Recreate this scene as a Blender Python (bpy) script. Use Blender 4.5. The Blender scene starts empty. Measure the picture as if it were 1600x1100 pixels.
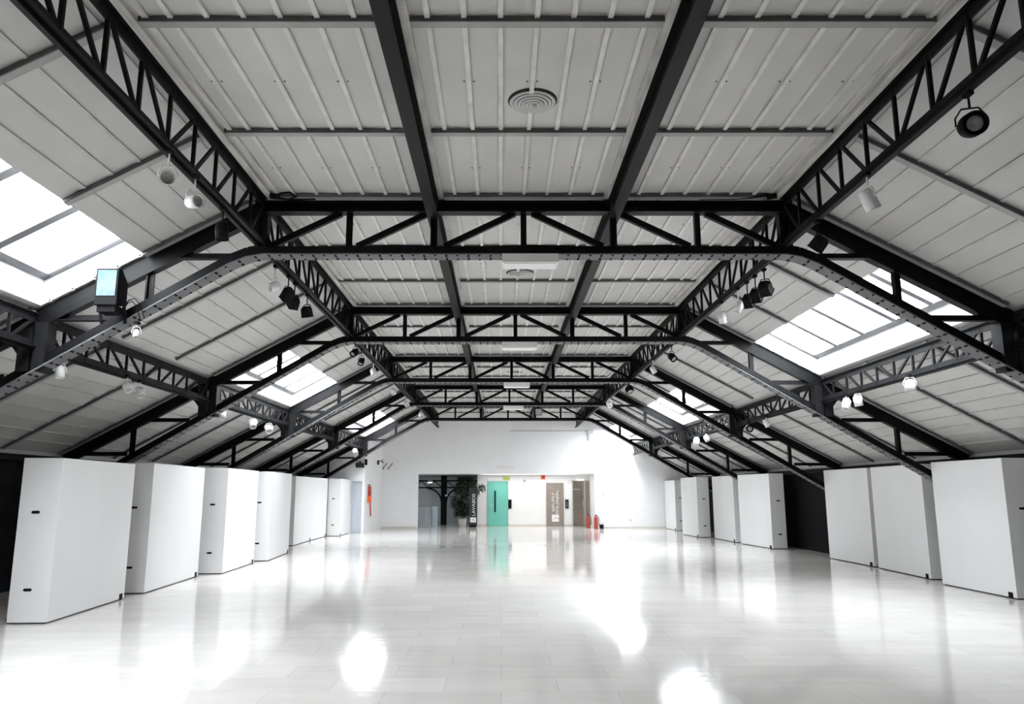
import bpy, bmesh, math, random
from mathutils import Vector, Matrix

random.seed(7)
scene = bpy.context.scene
COL = scene.collection

# ------------------------------------------------------------------ camera, sky, exposure
CAM_H = 1.7
cam_data = bpy.data.cameras.new('camera')
cam_data.sensor_width = 36.0
cam_data.lens = 1191.05 / 1600 * 36.0
cam_data.shift_x = 16.8 / 1600
cam_data.clip_start = 0.05
cam = bpy.data.objects.new('camera', cam_data)
cam.location = (0, 0, CAM_H)
cam.rotation_euler = (math.radians(90 + 10.383), 0, 0)
COL.objects.link(cam)
scene.camera = cam

world = bpy.data.worlds.new('sky')
scene.world = world
world.use_nodes = True
wn = world.node_tree.nodes
wn['Background'].inputs['Color'].default_value = (0.93, 0.965, 1.0, 1)
wn['Background'].inputs['Strength'].default_value = 33.5

scene.view_settings.view_transform = 'Standard'
scene.view_settings.look = 'None'
scene.view_settings.gamma = 1.0
scene.view_settings.use_curve_mapping = False
scene.view_settings.exposure = 0.0
scene.cycles.use_denoising = True
scene.cycles.max_bounces = 12
scene.cycles.diffuse_bounces = 8
scene.cycles.glossy_bounces = 4
scene.cycles.transparent_max_bounces = 12
scene.cycles.caustics_reflective = False
scene.cycles.caustics_refractive = False
scene.cycles.sample_clamp_indirect = 12.0

# ------------------------------------------------------------------ the hall's measures
C = 0.282                 # centre line of the roof
S = 5.6467                # spacing of the trusses
def F(k): return 9.2135 + (k - 1) * S
UE = 8.83                 # half width at the eaves
CEIL = 5.38
UK = 3.3                  # half width of the flat ceiling
Y0, YB = -8.0, 36.54      # hall ends
WU0, WU1 = 4.72, 5.93     # skylight band
def zc(u):                # underside of the ceiling
    u = abs(u)
    return CEIL if u <= UK else CEIL - 0.54 * (u - UK)
L_BAYS = [0, 2, 4]        # bays with a skylight, left / right slope
R_BAYS = [1, 3, 5]
def bay(k):               # y limits of bay k (between truss k and k+1)
    return F(k), min(F(k + 1), YB)

# skylight: daylight enters the hall only through these openings
def portal(side, k):
    y0, y1 = bay(k)
    um = (WU0 + WU1) / 2
    d = bpy.data.lights.new('skylight_portal', 'AREA')
    d.shape = 'RECTANGLE'
    d.size = (WU1 - WU0) * math.hypot(1, 0.54) * 0.98
    d.size_y = (y1 - y0 - 0.3)
    d.cycles.is_portal = True
    o = bpy.data.objects.new('skylight_portal', d)
    ang = math.atan(0.54)
    o.location = (C + side * um, (y0 + y1) / 2, zc(um) + 0.2)
    o.rotation_euler = (0, side * ang, 0)
    COL.objects.link(o)
for k in L_BAYS: portal(-1, k)
for k in R_BAYS: portal(1, k)

# ------------------------------------------------------------------ materials
MATS = {}
def mat(name, col, rough=0.6, metal=0.0, noise=0.06, nscale=6.0, bump=0.0, bscale=40.0, emit=None, estr=0.0, spec=0.5, stretch=None):
    if name in MATS: return MATS[name]
    m = bpy.data.materials.new(name)
    m.use_nodes = True
    nt = m.node_tree
    b = nt.nodes['Principled BSDF']
    b.inputs['Roughness'].default_value = rough
    b.inputs['Metallic'].default_value = metal
    b.inputs['Specular IOR Level'].default_value = spec
    tc = nt.nodes.new('ShaderNodeTexCoord')
    mp = nt.nodes.new('ShaderNodeMapping')
    nt.links.new(tc.outputs['Object'], mp.inputs['Vector'])
    if stretch: mp.inputs['Scale'].default_value = stretch
    if noise > 0:
        n = nt.nodes.new('ShaderNodeTexNoise')
        n.inputs['Scale'].default_value = nscale
        n.inputs['Detail'].default_value = 6
        nt.links.new(mp.outputs['Vector'], n.inputs['Vector'])
        r = nt.nodes.new('ShaderNodeValToRGB')
        lo = tuple(max(0, c * (1 - noise)) for c in col) + (1,)
        hi = tuple(min(1, c * (1 + noise)) for c in col) + (1,)
        r.color_ramp.elements[0].position = 0.3
        r.color_ramp.elements[1].position = 0.7
        r.color_ramp.elements[0].color = lo
        r.color_ramp.elements[1].color = hi
        nt.links.new(n.outputs['Fac'], r.inputs['Fac'])
        nt.links.new(r.outputs['Color'], b.inputs['Base Color'])
    else:
        b.inputs['Base Color'].default_value = tuple(col) + (1,)
    if bump > 0:
        n2 = nt.nodes.new('ShaderNodeTexNoise')
        n2.inputs['Scale'].default_value = bscale
        bp = nt.nodes.new('ShaderNodeBump')
        bp.inputs['Strength'].default_value = bump
        bp.inputs['Distance'].default_value = 0.02
        nt.links.new(mp.outputs['Vector'], n2.inputs['Vector'])
        nt.links.new(n2.outputs['Fac'], bp.inputs['Height'])
        nt.links.new(bp.outputs['Normal'], b.inputs['Normal'])
    if emit:
        b.inputs['Emission Color'].default_value = tuple(emit) + (1,)
        b.inputs['Emission Strength'].default_value = estr
    MATS[name] = m
    return m

def floor_mat():
    m = bpy.data.materials.new('polished_stone')
    m.use_nodes = True
    nt = m.node_tree
    b = nt.nodes['Principled BSDF']
    tc = nt.nodes.new('ShaderNodeTexCoord')
    br = nt.nodes.new('ShaderNodeTexBrick')
    br.offset = 0.5
    br.inputs['Scale'].default_value = 1.0
    br.inputs['Brick Width'].default_value = 1.0
    br.inputs['Row Height'].default_value = 0.5
    br.inputs['Mortar Size'].default_value = 0.0025
    br.inputs['Color1'].default_value = (0.71, 0.685, 0.655, 1)
    br.inputs['Color2'].default_value = (0.775, 0.75, 0.72, 1)
    br.inputs['Mortar'].default_value = (0.50, 0.48, 0.46, 1)
    nt.links.new(tc.outputs['Object'], br.inputs['Vector'])
    n = nt.nodes.new('ShaderNodeTexNoise')
    n.inputs['Scale'].default_value = 2.2
    n.inputs['Detail'].default_value = 8
    mp = nt.nodes.new('ShaderNodeMapping')
    mp.inputs['Scale'].default_value = (0.5, 2.0, 1)
    nt.links.new(tc.outputs['Object'], mp.inputs['Vector'])
    nt.links.new(mp.outputs['Vector'], n.inputs['Vector'])
    mx = nt.nodes.new('ShaderNodeMix')
    mx.data_type = 'RGBA'; mx.blend_type = 'MULTIPLY'
    mx.inputs['Factor'].default_value = 0.35
    rp = nt.nodes.new('ShaderNodeValToRGB')
    rp.color_ramp.elements[0].position = 0.3; rp.color_ramp.elements[0].color = (0.82, 0.80, 0.78, 1)
    rp.color_ramp.elements[1].position = 0.65; rp.color_ramp.elements[1].color = (1, 1, 1, 1)
    nt.links.new(n.outputs['Fac'], rp.inputs['Fac'])
    nt.links.new(br.outputs['Color'], mx.inputs['A'])
    nt.links.new(rp.outputs['Color'], mx.inputs['B'])
    nt.links.new(mx.outputs['Result'], b.inputs['Base Color'])
    b.inputs['Roughness'].default_value = 0.08
    b.inputs['Specular IOR Level'].default_value = 0.6
    n3 = nt.nodes.new('ShaderNodeTexNoise')
    n3.inputs['Scale'].default_value = 5.0
    mp3 = nt.nodes.new('ShaderNodeMapping')
    mp3.inputs['Scale'].default_value = (0.35, 1.6, 1)
    nt.links.new(tc.outputs['Object'], mp3.inputs['Vector'])
    nt.links.new(mp3.outputs['Vector'], n3.inputs['Vector'])
    bp = nt.nodes.new('ShaderNodeBump')
    bp.inputs['Strength'].default_value = 0.035
    bp.inputs['Distance'].default_value = 0.02
    nt.links.new(n3.outputs['Fac'], bp.inputs['Height'])
    nt.links.new(bp.outputs['Normal'], b.inputs['Normal'])
    MATS['floor'] = m
    return m

def glass_mat(name, tint=(1, 1, 1), gloss=0.05):
    m = bpy.data.materials.new(name)
    m.use_nodes = True
    nt = m.node_tree
    for n in list(nt.nodes):
        if n.type != 'OUTPUT_MATERIAL': nt.nodes.remove(n)
    out = [n for n in nt.nodes if n.type == 'OUTPUT_MATERIAL'][0]
    t = nt.nodes.new('ShaderNodeBsdfTransparent'); t.inputs['Color'].default_value = tuple(tint) + (1,)
    g = nt.nodes.new('ShaderNodeBsdfGlossy'); g.inputs['Roughness'].default_value = 0.03
    mx = nt.nodes.new('ShaderNodeMixShader'); mx.inputs['Fac'].default_value = gloss
    nt.links.new(t.outputs[0], mx.inputs[1]); nt.links.new(g.outputs[0], mx.inputs[2])
    nt.links.new(mx.outputs[0], out.inputs['Surface'])
    MATS[name] = m
    return m

M_FLOOR = floor_mat()
M_PANE = glass_mat('skylight_glass', (0.97, 0.985, 1.0), 0.05)
M_DGLASS = glass_mat('door_glass', (0.97, 0.98, 0.97), 0.10)
M_CEIL = mat('ceiling_sheet', (0.525, 0.515, 0.50), 0.55, noise=0.07, nscale=1.4, bump=0.25, bscale=3.5, stretch=(1, 0.7, 1))
M_RIB = mat('rib_paint', (0.63, 0.62, 0.60), 0.45, noise=0.12, nscale=5)
M_BLEG = mat('gap_shade_ceiling_grey', (0.10, 0.10, 0.10), 0.6, noise=0.2, nscale=4)  # batten leg: shadow line put into the colour; also the far room ceiling
M_RIBS = mat('slope_rib_shade', (0.50, 0.49, 0.475), 0.5, noise=0.12, nscale=5)  # darker copy of the rib colour for the shaded side on the slopes
M_BATTEN = mat('batten_grey', (0.32, 0.32, 0.31), 0.55, noise=0.12, nscale=4)
M_TRIM = mat('trim_cream', (0.58, 0.565, 0.53), 0.55, noise=0.28, nscale=5, stretch=(4, .5, 4))
M_STEEL = mat('black_steel', (0.0035, 0.0035, 0.004), 0.5, noise=0.3, nscale=9, spec=0.14)
M_FLANGE = mat('flange_floor_light', (0.115, 0.115, 0.12), 0.5, noise=0.25, nscale=5, spec=0.3)  # black steel greyed to stand for floor light on the underside
M_GIRD = mat('girder_steel', (0.009, 0.009, 0.010), 0.5, noise=0.35, nscale=7, spec=0.18)
M_WHITE = mat('white_wall', (0.80, 0.80, 0.805), 0.6, noise=0.02, nscale=2, bump=0.05, bscale=30)
M_PANEL = mat('panel_white', (0.79, 0.79, 0.79), 0.5, noise=0.02, nscale=1.5, stretch=(1, 1, .3))
M_BLACKWALL = mat('black_wall', (0.006, 0.006, 0.007), 0.8, noise=0.4, nscale=4, spec=0.15)
M_LINING = mat('skylight_lining', (0.86, 0.87, 0.88), 0.5, noise=0.02)
M_SKYFRAME = mat('skylight_frame_grey', (0.11, 0.11, 0.115), 0.45, noise=0.1)
M_GREYWALL = mat('grey_wall', (0.42, 0.44, 0.46), 0.6, noise=0.04, nscale=2)
M_SKIRT = mat('skirting_stone', (0.62, 0.59, 0.54), 0.3, noise=0.05)
M_BLACK = mat('matt_black', (0.006, 0.006, 0.007), 0.7, noise=0.2, nscale=20, spec=0.1)
M_SPOTW = mat('spot_white', (0.78, 0.78, 0.77), 0.35, noise=0.03)
M_LENS = mat('spot_lens', (0.25, 0.25, 0.25), 0.15, metal=0.9, noise=0.1, nscale=40)
M_LENSW = mat('spot_lens_pale', (0.36, 0.36, 0.355), 0.3, noise=0.25, nscale=60)
M_LUMI = mat('luminaire_white', (0.74, 0.73, 0.70), 0.45, noise=0.03)
M_GREEN = mat('green_door', (0.16, 0.52, 0.44), 0.4, noise=0.05, nscale=3)
M_GREENF = mat('green_frame', (0.22, 0.40, 0.36), 0.4, noise=0.05)
M_TAUPE = mat('taupe_door', (0.27, 0.235, 0.205), 0.35, noise=0.07, nscale=3)
M_DOORG = mat('grey_door', (0.50, 0.53, 0.58), 0.45, noise=0.03)
M_DARKGREEN = mat('dark_green_glass', (0.008, 0.05, 0.045), 0.2, noise=0.1)
M_RED = mat('red_paint', (0.42, 0.05, 0.035), 0.35, noise=0.08)
M_ORANGE = mat('orange_red', (0.75, 0.12, 0.04), 0.4, noise=0.06)
M_YEL = mat('exit_green_yellow', (0.55, 0.60, 0.10), 0.4, noise=0.03)
M_SIGNRED = mat('sign_red', (0.80, 0.16, 0.09), 0.4, noise=0.03)
M_SIGNW = mat('sign_white', (0.85, 0.85, 0.85), 0.5, noise=0.02)
M_SIGNK = mat('sign_dark', (0.012, 0.022, 0.018), 0.5, noise=0.1)
M_LEAF = mat('leaf_green', (0.012, 0.035, 0.008), 0.5, noise=0.5, nscale=9)
M_STEM = mat('stem_brown', (0.06, 0.045, 0.03), 0.7, noise=0.2)
M_RAIL = mat('railing_bluegrey', (0.45, 0.52, 0.58), 0.4, noise=0.05)
M_CHROME = mat('brushed_metal', (0.55, 0.55, 0.55), 0.3, metal=1.0, noise=0.05)
M_FLOODG = mat('floodglass_reflection', (0.065, 0.11, 0.13), 0.2, metal=0.0, spec=0.2, noise=0.18, nscale=14)  # bluish reflection put into the base colour
M_VENT = mat('vent_grey', (0.50, 0.495, 0.485), 0.5, noise=0.08)
M_GAPDARK = mat('vent_shadow_and_grille', (0.03, 0.03, 0.03), 0.8, noise=0.1)  # painted shade inside the vents, and the black speaker grille
M_LAMP = mat('lamp_diffuser', (0.9, 0.9, 0.9), 0.4, noise=0, emit=(1, 0.97, 0.92), estr=9.0)

M_FILL_RECESS = mat('recess_fill_glow', (0.9, 0.9, 0.9), 0.4, noise=0, emit=(1, 0.98, 0.95), estr=5.5)  # glow of the panel added over the recess
M_FILL_DIM = mat('dim_room_fill_glow', (0.9, 0.9, 0.9), 0.4, noise=0, emit=(0.9, 0.96, 1.0), estr=12.0)  # glow of the panel added in the dim room
# ------------------------------------------------------------------ mesh builder
class MB:
    def __init__(self): self.v = []; self.f = []; self.m = []; self.s = []
    def quad(self, pts, mi=0):
        n = len(self.v); self.v += [tuple(p) for p in pts]
        self.f.append(tuple(range(n, n + len(pts)))); self.m.append(mi); self.s.append(False)
        return self
    def box(self, a, b, mi=0):
        x0, y0, z0 = a; x1, y1, z1 = b
        if x0 > x1: x0, x1 = x1, x0
        if y0 > y1: y0, y1 = y1, y0
        if z0 > z1: z0, z1 = z1, z0
        n = len(self.v)
        self.v += [(x0,y0,z0),(x1,y0,z0),(x1,y1,z0),(x0,y1,z0),(x0,y0,z1),(x1,y0,z1),(x1,y1,z1),(x0,y1,z1)]
        for q in ((0,3,2,1),(4,5,6,7),(0,1,5,4),(1,2,6,5),(2,3,7,6),(3,0,4,7)):
            self.f.append(tuple(n + i for i in q)); self.m.append(mi); self.s.append(False)
        return self
    def sweep(self, p, q, prof, up=(0, 0, 1), mi=0):
        """straight extrusion of a closed profile [(a,b)..] from p to q; a along side, b along up"""
        p = Vector(p); q = Vector(q); d = (q - p).normalized(); up = Vector(up)
        side = d.cross(up)
        if side.length < 1e-6: side = d.cross(Vector((1, 0, 0)))
        side.normalize(); u = side.cross(d).normalized()
        n = len(self.v); k = len(prof)
        for base in (p, q):
            for a, b in prof: self.v.append(tuple(base + side * a + u * b))
        for i in range(k):
            j = (i + 1) % k
            self.f.append((n + i, n + j, n + k + j, n + k + i)); self.m.append(mi); self.s.append(False)
        self.f.append(tuple(n + k - 1 - i for i in range(k))); self.m.append(mi); self.s.append(False)
        self.f.append(tuple(n + k + i for i in range(k))); self.m.append(mi); self.s.append(False)
        return self
    def bar(self, p, q, w, h, up=(0, 0, 1), mi=0):
        return self.sweep(p, q, [(-w/2,-h/2),(w/2,-h/2),(w/2,h/2),(-w/2,h/2)], up, mi)
    def ibeam(self, p, q, w, h, t=0.02, up=(0, 0, 1), mi=0):
        a, b, c = w/2, h/2, t/2
        pr = [(-a,-b),(a,-b),(a,-b+t),(c,-b+t),(c,b-t),(a,b-t),(a,b),(-a,b),(-a,b-t),(-c,b-t),(-c,-b+t),(-a,-b+t)]
        return self.sweep(p, q, pr, up, mi)
    def tee(self, p, q, w, h, t=0.02, up=(0, 0, 1), mi=0):   # flange at the bottom
        a, b, c = w/2, h/2, t/2
        return self.sweep(p, q, [(-a,-b),(a,-b),(a,-b+t),(c,-b+t),(c,b),(-c,b),(-c,-b+t),(-a,-b+t)], up, mi)
    def tube(self, pts, r, seg=8, mi=0, caps=True):
        pts = [Vector(p) for p in pts]
        n0 = len(self.v); ref = None
        for i, p in enumerate(pts):
            d = (pts[min(i+1, len(pts)-1)] - pts[max(i-1, 0)]).normalized()
            if ref is None:
                ref = d.cross(Vector((0, 0, 1)))
                if ref.length < 0.1: ref = d.cross(Vector((1, 0, 0)))
            a = (ref - d * ref.dot(d)).normalized(); b = d.cross(a)
            ref = a
            rr = r[i] if isinstance(r, (list, tuple)) else r
            for s in range(seg):
                t = 2 * math.pi * s / seg
                self.v.append(tuple(p + (a * math.cos(t) + b * math.sin(t)) * rr))
        for i in range(len(pts) - 1):
            for s in range(seg):
                s2 = (s + 1) % seg
                self.f.append((n0+i*seg+s, n0+i*seg+s2, n0+(i+1)*seg+s2, n0+(i+1)*seg+s)); self.m.append(mi); self.s.append(True)
        if caps:
            self.f.append(tuple(n0 + seg - 1 - s for s in range(seg))); self.m.append(mi); self.s.append(False)
            e = n0 + (len(pts) - 1) * seg
            self.f.append(tuple(e + s for s in range(seg))); self.m.append(mi); self.s.append(False)
        return self
    def lathe(self, c, axis, prof, seg=24, mi=0):
        """prof [(r, h)..] revolved round axis through c"""
        c = Vector(c); d = Vector(axis).normalized()
        a = d.cross(Vector((0, 0, 1)))
        if a.length < 0.05: a = d.cross(Vector((1, 0, 0)))
        a.normalize(); b = d.cross(a)
        n0 = len(self.v)
        for r, h in prof:
            for s in range(seg):
                t = 2 * math.pi * s / seg
                self.v.append(tuple(c + d * h + (a * math.cos(t) + b * math.sin(t)) * max(r, 1e-4)))
        for i in range(len(prof) - 1):
            for s in range(seg):
                s2 = (s + 1) % seg
                self.f.append((n0+i*seg+s, n0+i*seg+s2, n0+(i+1)*seg+s2, n0+(i+1)*seg+s)); self.m.append(mi); self.s.append(True)
        return self
    def prism(self, poly, y0, y1, mi=0):     # polygon in x,z extruded along y
        n = len(self.v); k = len(poly)
        for y in (y0, y1):
            for x, z in poly: self.v.append((x, y, z))
        for i in range(k):
            j = (i + 1) % k
            self.f.append((n+i, n+j, n+k+j, n+k+i)); self.m.append(mi); self.s.append(False)
        self.f.append(tuple(n + k - 1 - i for i in range(k))); self.m.append(mi); self.s.append(False)
        self.f.append(tuple(n + k + i for i in range(k))); self.m.append(mi); self.s.append(False)
        return self
    def build(self, name, mats, parent=None, loc=None, bevel=0.0):
        me = bpy.data.meshes.new(name)
        me.from_pydata(self.v, [], self.f)
        for mm in (mats if isinstance(mats, (list, tuple)) else [mats]): me.materials.append(mm)
        me.polygons.foreach_set('material_index', self.m)
        me.polygons.foreach_set('use_smooth', self.s)
        bm = bmesh.new(); bm.from_mesh(me)
        bmesh.ops.recalc_face_normals(bm, faces=bm.faces)
        bm.to_mesh(me); bm.free()
        me.update()
        o = bpy.data.objects.new(name, me)
        COL.objects.link(o)
        if parent is not None: o.parent = parent
        if loc: o.location = loc
        if bevel:
            b = o.modifiers.new('bevel', 'BEVEL'); b.width = bevel; b.segments = 2; b.limit_method = 'ANGLE'
        return o

def tag(o, label, cat, group=None):
    o['label'] = label; o['category'] = cat
    if group: o['group'] = group
    return o
def thing(name, label, cat, loc=(0, 0, 0), rotz=0.0, group=None):
    o = bpy.data.objects.new(name, None); o.empty_display_size = 0.2
    o.location = loc; o.rotation_euler = (0, 0, rotz)
    COL.objects.link(o)
    return tag(o, label, cat, group)
def struct(o):
    o['kind'] = 'structure'; return o
def copy_tree(src, loc, rotz=None):
    r = src.copy(); COL.objects.link(r); r.location = loc
    if rotz is not None: r.rotation_euler = (0, 0, rotz)
    for ch in list(src.children):
        c = ch.copy(); COL.objects.link(c); c.parent = r
        for g in list(ch.children):
            d = g.copy(); COL.objects.link(d); d.parent = c
    return r

# ------------------------------------------------------------------ floor and walls
XL, XR = C - UE, C + UE
fl = struct(MB().box((XL - 0.3, Y0 - 0.2, -0.12), (XR + 0.3, 46.2, 0)).build('floor', M_FLOOR))

OPL, OPR, OPH = -3.93, 4.40, 2.54           # opening in the back wall
def roofpoly(x0, x1, zb):
    pts = [(x0, zb), (x1, zb)]
    us = sorted(set([x0 - C, x1 - C] + [u for u in (-UK, UK) if x0 - C < u < x1 - C]), reverse=True)
    return pts + [(C + u, zc(u) + 0.04) for u in us]
wb = MB()
wb.prism(roofpoly(C - 8.5, C + 8.5, OPH), YB, YB + 0.2)
wb.prism([(-5.68, 0), (OPL, 0), (OPL, OPH), (-5.68, OPH)], YB, YB + 0.2)
wb.prism([(OPR, 0), (XR, 0), (XR, zc(UE) + .04), (C + 8.5, zc(8.5) + .04), (C + 8.5, OPH), (OPR, OPH)], YB, YB + 0.2)
struct(wb.build('wall_back', M_WHITE))
# wall block at the far left with the grey door and its return
wl = MB()
wl.prism(roofpoly(XL, -5.76, 2.14), 32.63, 32.78)
wl.prism([(XL, 0), (-6.30, 0), (-6.30, 2.14), (XL, 2.14)], 32.63, 32.78)
struct(wl.build('wall_left_far', M_WHITE))
wr = MB().quad([(-5.76, 32.63, 0), (-5.64, YB, 0), (-5.64, YB, zc(-5.64 - C) + .03), (-5.76, 32.63, zc(-5.76 - C) + .03)])
wr.quad([(-5.86, 32.63, 0), (-5.74, YB, 0), (-5.74, YB, zc(-5.74 - C) + .03), (-5.86, 32.63, zc(-5.86 - C) + .03)])
wr.quad([(-5.76, 32.63, 0), (-5.86, 32.63, 0), (-5.86, 32.63, 2.14), (-5.76, 32.63, 2.14)])
struct(wr.build('wall_left_return', M_WHITE))
struct(MB().box((XL - 0.15, Y0, 0), (XL, YB, 2.42)).build('wall_left', M_BLACKWALL))
struct(MB().box((XR, Y0, 0), (XR + 0.15, YB, 2.42)).build('wall_right', M_BLACKWALL))
struct(MB().prism(roofpoly(XL, XR, 0), Y0 - 0.15, Y0).build('wall_front', M_BLACKWALL))
# eaves: pale fascia over a dark beam on each side
for n, x, sd in (('left', XL, 1), ('right', XR, -1)):
    ze = zc(UE)
    struct(MB().box((x, Y0, 2.345), (x + sd * 0.05, YB, ze + 0.12)).build('trim_fascia_' + n, M_CEIL))
    struct(MB().ibeam((x + sd * 0.09, Y0, 2.29), (x + sd * 0.09, YB, 2.29), 0.16, 0.11, 0.02).build('trim_eaves_beam_' + n, M_STEEL))
# skirting on the white walls
sk = MB().box((-5.63, YB - 0.025, 0), (OPL, YB, 0.09)).box((OPR, YB - 0.025, 0), (XR, YB, 0.09))
struct(sk.build('baseboard_back', M_SKIRT))

# ------------------------------------------------------------------ ceiling
flat = MB()
flat.quad([(C - UK, Y0, CEIL), (C + UK, Y0, CEIL), (C + UK, YB, CEIL), (C - UK, YB, CEIL)])
RW, RH = 0.042, 0.030
RS = 0.2875
PU = 1.15                                   # black purlins
for i in range(-11, 12):
    u = i * RS
    if abs(abs(u) - PU) < 0.02: continue
    if abs(u) > UK - 0.18: continue
    flat.box((C + u - RW/2, Y0, CEIL - RH), (C + u + RW/2, YB, CEIL + 0.005), 1)
for sd in (-1, 1):                          # pale edge trims by the lattice girders and the purlins
    for u, w, h in ((3.20, 0.10, 0.05), (3.07, 0.05, 0.03), (PU + 0.11, 0.05, 0.03), (PU - 0.11, 0.07, 0.035)):
        flat.box((C + sd * u - w/2, Y0, CEIL - h), (C + sd * u + w/2, YB, CEIL + 0.004), 2)
# fixing screws in pairs beside the ribs
for k in range(-1, 16):
    y = F(1) - 5 * S / 3 * 0 + (k - 5) * S / 3 + S / 6
    if y < 3 or y > 20: continue
    for i in range(-10, 11, 2):
        for dx in (-0.045, 0.045):
            x = C + i * RS + dx
            if abs(abs(i * RS) - PU) < 0.1: continue
            flat.lathe((x, y, CEIL), (0, 0, -1), [(0.009, 0), (0.009, 0.004), (0.0, 0.006)], 6, 3)
ceiling = struct(flat.build('ceiling', [M_CEIL, M_RIB, M_TRIM, M_STEEL]))

def slope_sheet(sd, bays):
    mb = MB()
    def strip(u0, u1, y0, y1):
        mb.quad([(C + sd*u0, y0, zc(u0)), (C + sd*u1, y0, zc(u1)), (C + sd*u1, y1, zc(u1)), (C + sd*u0, y1, zc(u0))])
    strip(UK, WU0, Y0, YB)
    strip(WU1, UE, Y0, YB)
    solid = []
    y = Y0
    for k in bays:
        a, b = bay(k)
        a += 0.12; b -= 0.12
        solid.append((y, a)); y = b
    solid.append((y, YB))
    for a, b in solid: strip(WU0, WU1, a, b)
    up = Vector((0.54 * sd, 0, 1)).normalized()
    n = 0
    u = UK + 0.14
    while u < UE - 0.1:
        segs = solid if WU0 - 0.02 < u < WU1 + 0.02 else [(Y0, YB)]
        for a, b in segs:
            if b - a < 0.5: continue
            mb.bar((C + sd*u, a, zc(u) - 0.004), (C + sd*u, b, zc(u) - 0.004), 0.034, RH, tuple(up), 1)
        u += 0.265
    return mb.build('sloped_sheet', [M_CEIL, M_RIBS], ceiling)
slope_sheet(-1, L_BAYS); slope_sheet(1, R_BAYS)

def skylight_at(sd, y):
    for k in (L_BAYS if sd < 0 else R_BAYS):
        a, b = bay(k)
        if a + 0.1 < y < b - 0.1: return True
    return False
j = -7
while True:
    y = F(1) + j * S / 3
    j += 1
    if y > YB - 0.3: break
    if y < Y0 + 0.3: continue
    m = MB()
    if abs(((j - 1) / 3) % 1) < 1e-6: y -= 0.15     # the ones along the trusses sit just in front of them
    def L(p, q, up):                        # hanging leg coloured dark as the batten's shadow line, paler flange
        m.sweep(p, q, [(0.034, -0.056), (0.046, -0.056), (0.046, -0.012), (0.034, -0.012)], up, 1)
        m.sweep(p, q, [(-0.045, -0.056), (0.034, -0.056), (0.034, -0.046), (-0.045, -0.046)], up, 0)
    for a, b in ((-3.13, -PU - 0.13), (-PU + 0.15, PU - 0.15), (PU + 0.13, 3.13)):
        L((C + a, y, CEIL), (C + b, y, CEIL), (0, 0, 1))
    m.build('batten', [M_BATTEN, M_BLEG], ceiling)
    for sd in (-1, 1):
        m = MB()
        up = Vector((0.54 * sd, 0, 1)).normalized()
        rng = [(UK + 0.1, WU0), (WU1 + 0.08, UE - 0.1)] if skylight_at(sd, y) else [(UK + 0.1, WU1 - 0.02), (WU1 + 0.12, UE - 0.1)]
        for a, b in rng:
            p, q = (C + sd*a, y, zc(a)), (C + sd*b, y, zc(b))
            if sd < 0: p, q = q, p
            L(p, q, tuple(up))
        m.build('batten', [M_BATTEN, M_BLEG], ceiling)

# ------------------------------------------------------------------ skylights
def skylight(idx, sd, k):
    y0, y1 = bay(k); y0 += 0.12; y1 -= 0.12
    H = 0.33
    def P(u, y, dz): return (C + sd*u, y, zc(u) + dz)
    li = MB()
    g = 0.0
    for (ua, ya, ub, yb) in ((WU0, y0, WU1, y0), (WU1, y0, WU1, y1), (WU1, y1, WU0, y1), (WU0, y1, WU0, y0)):
        li.quad([P(ua, ya, -0.012), P(ub, yb, -0.012), P(ub, yb, H + 0.06), P(ua, ya, H + 0.06)])
    root = struct(li.build('window_%d' % idx, M_LINING))
    fr = MB(); w = 0.10
    up = Vector((0.54 * sd, 0, 1)).normalized()
    upt = tuple(up)
    fr.bar(P(WU0 + w/2, y0, H), P(WU0 + w/2, y1, H), w, 0.06, upt)
    fr.bar(P(WU1 - w/2, y0, H), P(WU1 - w/2, y1, H), w, 0.06, upt)
    fr.bar(P(WU0, y0 + w/2, H), P(WU1, y0 + w/2, H), w, 0.06, upt)
    fr.bar(P(WU0, y1 - w/2, H), P(WU1, y1 - w/2, H), w, 0.06, upt)
    fr.build('window_frame', M_SKYFRAME, root)
    n = 5
    for i in range(n):
        ya = y0 + w + (y1 - y0 - 2*w) * i / n
        yb = y0 + w + (y1 - y0 - 2*w) * (i + 1) / n
        if i:
            b = MB(); b.tee(P(WU0 + w, ya, H), P(WU1 - w, ya, H), 0.125, 0.11, 0.045, upt)
            b.build('glazing_bar', M_SKYFRAME, root)
        gl = MB().quad([P(WU0 + w/2, ya, H + 0.02), P(WU1 - w/2, ya, H + 0.02), P(WU1 - w/2, yb, H + 0.02), P(WU0 + w/2, yb, H + 0.02)])
        gl.build('pane', M_PANE, root)
i = 1
for k in L_BAYS: skylight(i, -1, k); i += 1
for k in R_BAYS: skylight(i, 1, k); i += 1

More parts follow.
